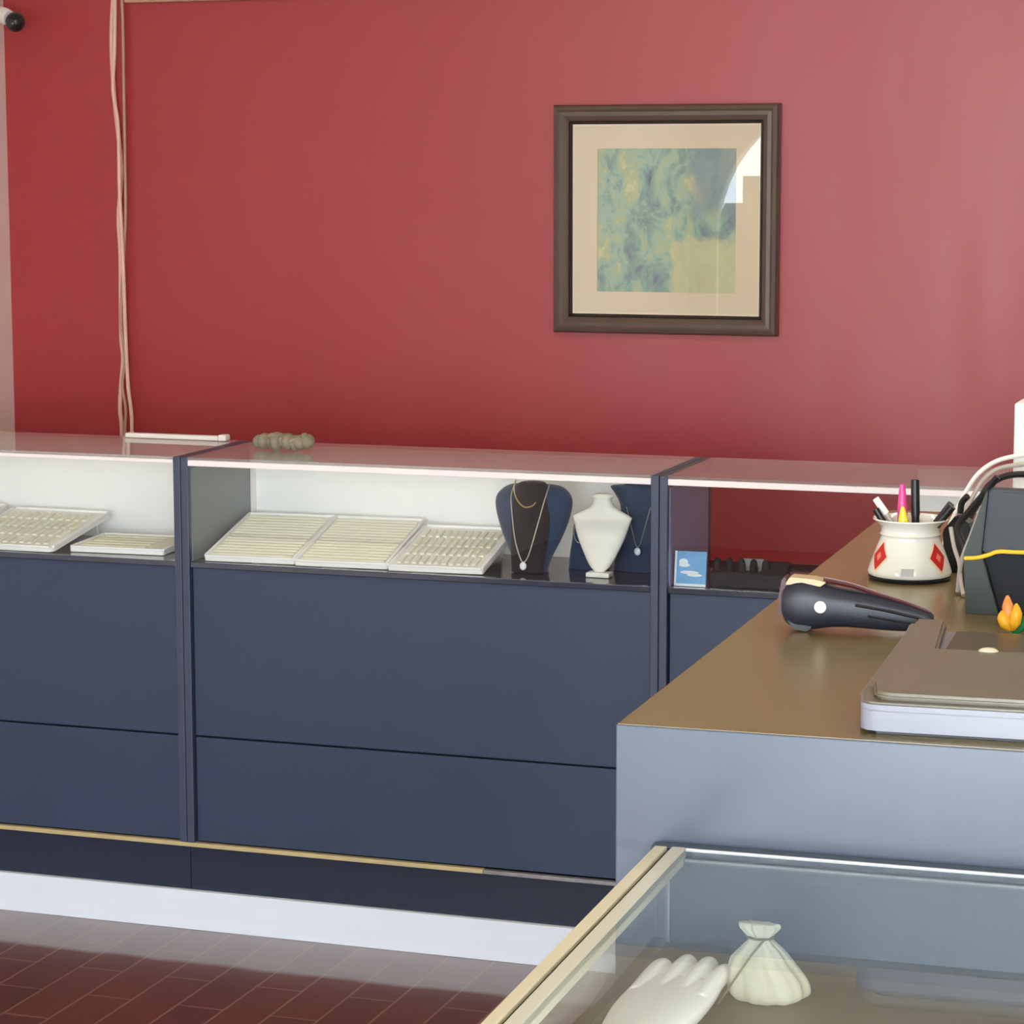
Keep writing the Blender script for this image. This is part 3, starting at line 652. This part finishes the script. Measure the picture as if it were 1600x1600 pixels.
cable('black cable looping down beside the screen', [(1.914, -1.74, 1.232), (1.899, -1.74, 1.212), (1.884, -1.75, 1.192), (1.872, -1.76, 1.172), (1.884, -1.77, 1.146), (1.885, -1.77, 1.12), (1.884, -1.77, 1.104)], .0040, BLK)
cable('grey strap running down beside the pot to the screen foot', [(1.864, -1.76, 1.173), (1.870, -1.77, 1.152), (1.878, -1.78, 1.134), (1.883, -1.80, 1.118), (1.890, -1.82, 1.1035)], .0026, SILVP)
cable('grey strap slanting from the screen down to the pot side', [(1.901, -1.77, 1.200), (1.891, -1.78, 1.168), (1.882, -1.79, 1.138), (1.880, -1.80, 1.1035)], .0026, GREYP)
t = thing('power_adapter', 'black power adapter standing right behind the pot', 'adapter', (1.838, -1.64, ZT), math.radians(-6))
bm = bm_new(); prism(bm, [(.0, .0), (.030, .0), (.034, .030), (.030, .060), (.012, .070), (-.004, .050)], 'y', 0, .03, bev=.002); obj('casing', bm, BLK, t)
bm = bm_new(); tube(bm, [(.014, .015, .071), (.016, .014, .084), (.024, .010, .093)], .004, n=8); obj('plug', bm, BLK, t, smooth=True)

# artificial flower standing behind the scanner
t = thing('artificial_flower', 'small yellow and orange flower with green leaf behind the scanner', 'flower', (1.985, -2.10, ZT))
bm = bm_new(); tube(bm, [(0, 0, 0), (.001, 0, .02), (0, 0, .026)], .0015, n=6); obj('stem', bm, GREEN, t)
def petal(pts, m):
    bm = bm_new(); tube(bm, pts, .006, n=10, rs=[.003, .0068, .0060, .0012]); obj('petal', bm, m, t, smooth=True)
petal([(0, -.002, .020), (-.003, -.004, .030), (-.005, -.003, .042), (-.006, 0, .052)], ORNG)
petal([(0, -.006, .018), (.003, -.009, .026), (.005, -.010, .036), (.004, -.006, .045)], AMBER)
petal([(0, -.006, .018), (-.006, -.008, .024), (-.009, -.008, .031), (-.009, -.004, .037)], AMBER)
bm = bm_new(); tube(bm, [(.002, 0, .012), (.014, -.002, .026), (.020, -.002, .040), (.022, 0, .048)], .005, n=10, rs=[.002, .006, .005, .001]); obj('leaf', bm, GREEN, t, smooth=True)

# ------------------------------------------------------------------ near glass showcase
t = thing('glass_showcase', 'near glass topped showcase with cream rails at the bottom right', 'showcase', (1.7485, -2.612, 0), math.radians(1.6))
LC, WC = .85, .95
obj('base_cabinet', B(.0, WC, -LC, .0, .002, ZD-.0085), NAVY, t)
obj('deck', B(.0, WC, -LC, .0, ZD-.008, ZD), DECK, t)
obj('rail', B(.0, .0115, -LC, .0, .986, 1.0, bev=.0012), CREAM, t)
obj('rail_groove', B(.0117, .0153, -LC, .0, .986, .9965), DARKG, t)
obj('rail', B(.0155, .0285, -LC, .0, .986, 1.0003, bev=.0012), CREAM2, t)
obj('glass_side', B(.010, .015, -LC+.001, -.012, ZD+.0003, .9857), GLS, t)
obj('glass_top', B(.0287, WC, -LC+.001, -.0035, .994, .9995), GLST, t)
obj('top_edge', B(.0287, WC, -.0032, -.0003, .9975, .9998), ALU, t)
obj('rear_rail', B(-.004, WC, .0003, .0180, .965, .9985), NAVYD, t)
obj('back_panel', B(.016, WC, -.0105, -.0035, ZD+.0003, .9925), GREYB, t)
obj('glass_joint', B(.0152, .0168, -.0125, -.0110, ZD+.0003, .985), CASEIN, t)
obj('glass_front', B(.016, WC, -LC, -LC+.005, ZD+.0003, .9925), GLS, t)

m = bpy.data.materials.new('lit fill strip'); m.use_nodes = True; b = m.node_tree.nodes['Principled BSDF']
b.inputs['Emission Color'].default_value = (1, .97, .92, 1); b.inputs['Emission Strength'].default_value = 140
obj('fill_strip', B(.03, WC-.03, -LC+.02, -LC+.032, .980, .990), m, t)  # glowing strip added out of view to brighten the mannequin hand

# white mannequin hand
bm = bm_new()
def cap(pts, rs, n=14):
    tube(bm, pts, .01, n=n, k=4, rs=rs); sphere(bm, pts[0], rs[0], seg=14); sphere(bm, pts[-1], rs[-1], seg=14)
hz = ZD+.0125
fing = [((1.7940, -2.800), (1.7950, -2.742), .0080), ((1.8120, -2.795), (1.8120, -2.7265), .0082), ((1.8300, -2.795), (1.8302, -2.7265), .0082), ((1.8470, -2.800), (1.8480, -2.7400), .0078)]
for (x0, y0), (x1, y1), r in fing:
    cap([(x0, y0-.03, hz+.001), (x0, y0, hz+.0020), ((x0+x1)/2, (y0+y1)/2, hz+.0030), (x1, y1-.014, hz+.0015), (x1, y1-r*.8, hz-.001)], [r*1.04, r*1.04, r*1.02, r, r*.86])
pr = [(1.821, -3.02, .022, .0105), (1.821, -2.96, .024, .0105), (1.821, -2.915, .031, .0105), (1.8205, -2.87, .0355, .0103), (1.8205, -2.83, .0360, .0095), (1.8205, -2.805, .0350, .0085), (1.8205, -2.792, .0335, .0075), (1.8205, -2.786, .028, .0045)]
rg = []
for (x, y, hx, hh) in interp_rows(pr, 4):
    rg.append([bm.verts.new((x+hx*math.copysign(abs(math.cos(a))**.75, math.cos(a)), y, hz+.0002+hh*math.copysign(abs(math.sin(a))**.7, math.sin(a)))) for a in [2*math.pi*q/32 for q in range(32)]])
for a_, b_ in zip(rg, rg[1:]):
    for q in range(32): bm.faces.new((a_[q], a_[(q+1) % 32], b_[(q+1) % 32], b_[q]))
bm.faces.new(rg[0][::-1]); bm.faces.new(rg[-1])
cap([(1.842, -2.985, hz), (1.861, -2.965, hz-.001), (1.870, -2.942, hz-.002), (1.873, -2.925, hz-.003)], [.012, .0105, .0098, .0083])
o = tag(obj('mannequin_hand', bm, HANDM, None), 'white mannequin hand lying palm down in the near showcase', 'mannequin hand')
o.location = (-.004, .020, 0)
md = o.modifiers.new('remesh', 'REMESH'); md.mode = 'VOXEL'; md.voxel_size = .0009; md.use_smooth_shade = True
md = o.modifiers.new('smooth', 'SMOOTH'); md.factor = .5; md.iterations = 2

# organza pouch
t = thing('organza_pouch', 'cream organza drawstring pouch beside the white mannequin hand', 'pouch', (1.8795, -2.745, ZD+.0006))
rows = [(.002, .0, 0, .026, .020), (.003, 0, .006, .033, .024), (.002, 0, .018, .032, .023), (-.002, 0, .030, .026, .019), (-.002, 0, .040, .018, .013), (-.003, 0, .047, .0110, .009), (-.0035, 0, .051, .009, .008),
        (-.004, 0, .055, .0125, .009), (-.005, 0, .059, .0155, .008), (-.005, 0, .062, .0145, .006)]
bm = bm_new(); loft(bm, interp_rows(rows, 4), n=64, p=2.1, wob=lambda i, a: (.05*math.sin(7*a)+.04*math.sin(13*a+i*.15))*(1.0 if i < 24 else 2.2)); obj('bag', bm, ORG, t, smooth=True, angle=70)
bm = bm_new()
tube(bm, [(-.0035+.0108*math.cos(a), .0092*math.sin(a), .051) for a in [2*math.pi*i/12 for i in range(13)]], .0011, n=6, k=3)
tube(bm, [(.002, -.0105, .051), (-.008, -.0165, .038), (-.019, -.024, .020), (-.030, -.034, .002)], .0009, n=6)
obj('drawstring', bm, mat('dark drawstring', (84, 80, 56), rough=.7), t, smooth=True)
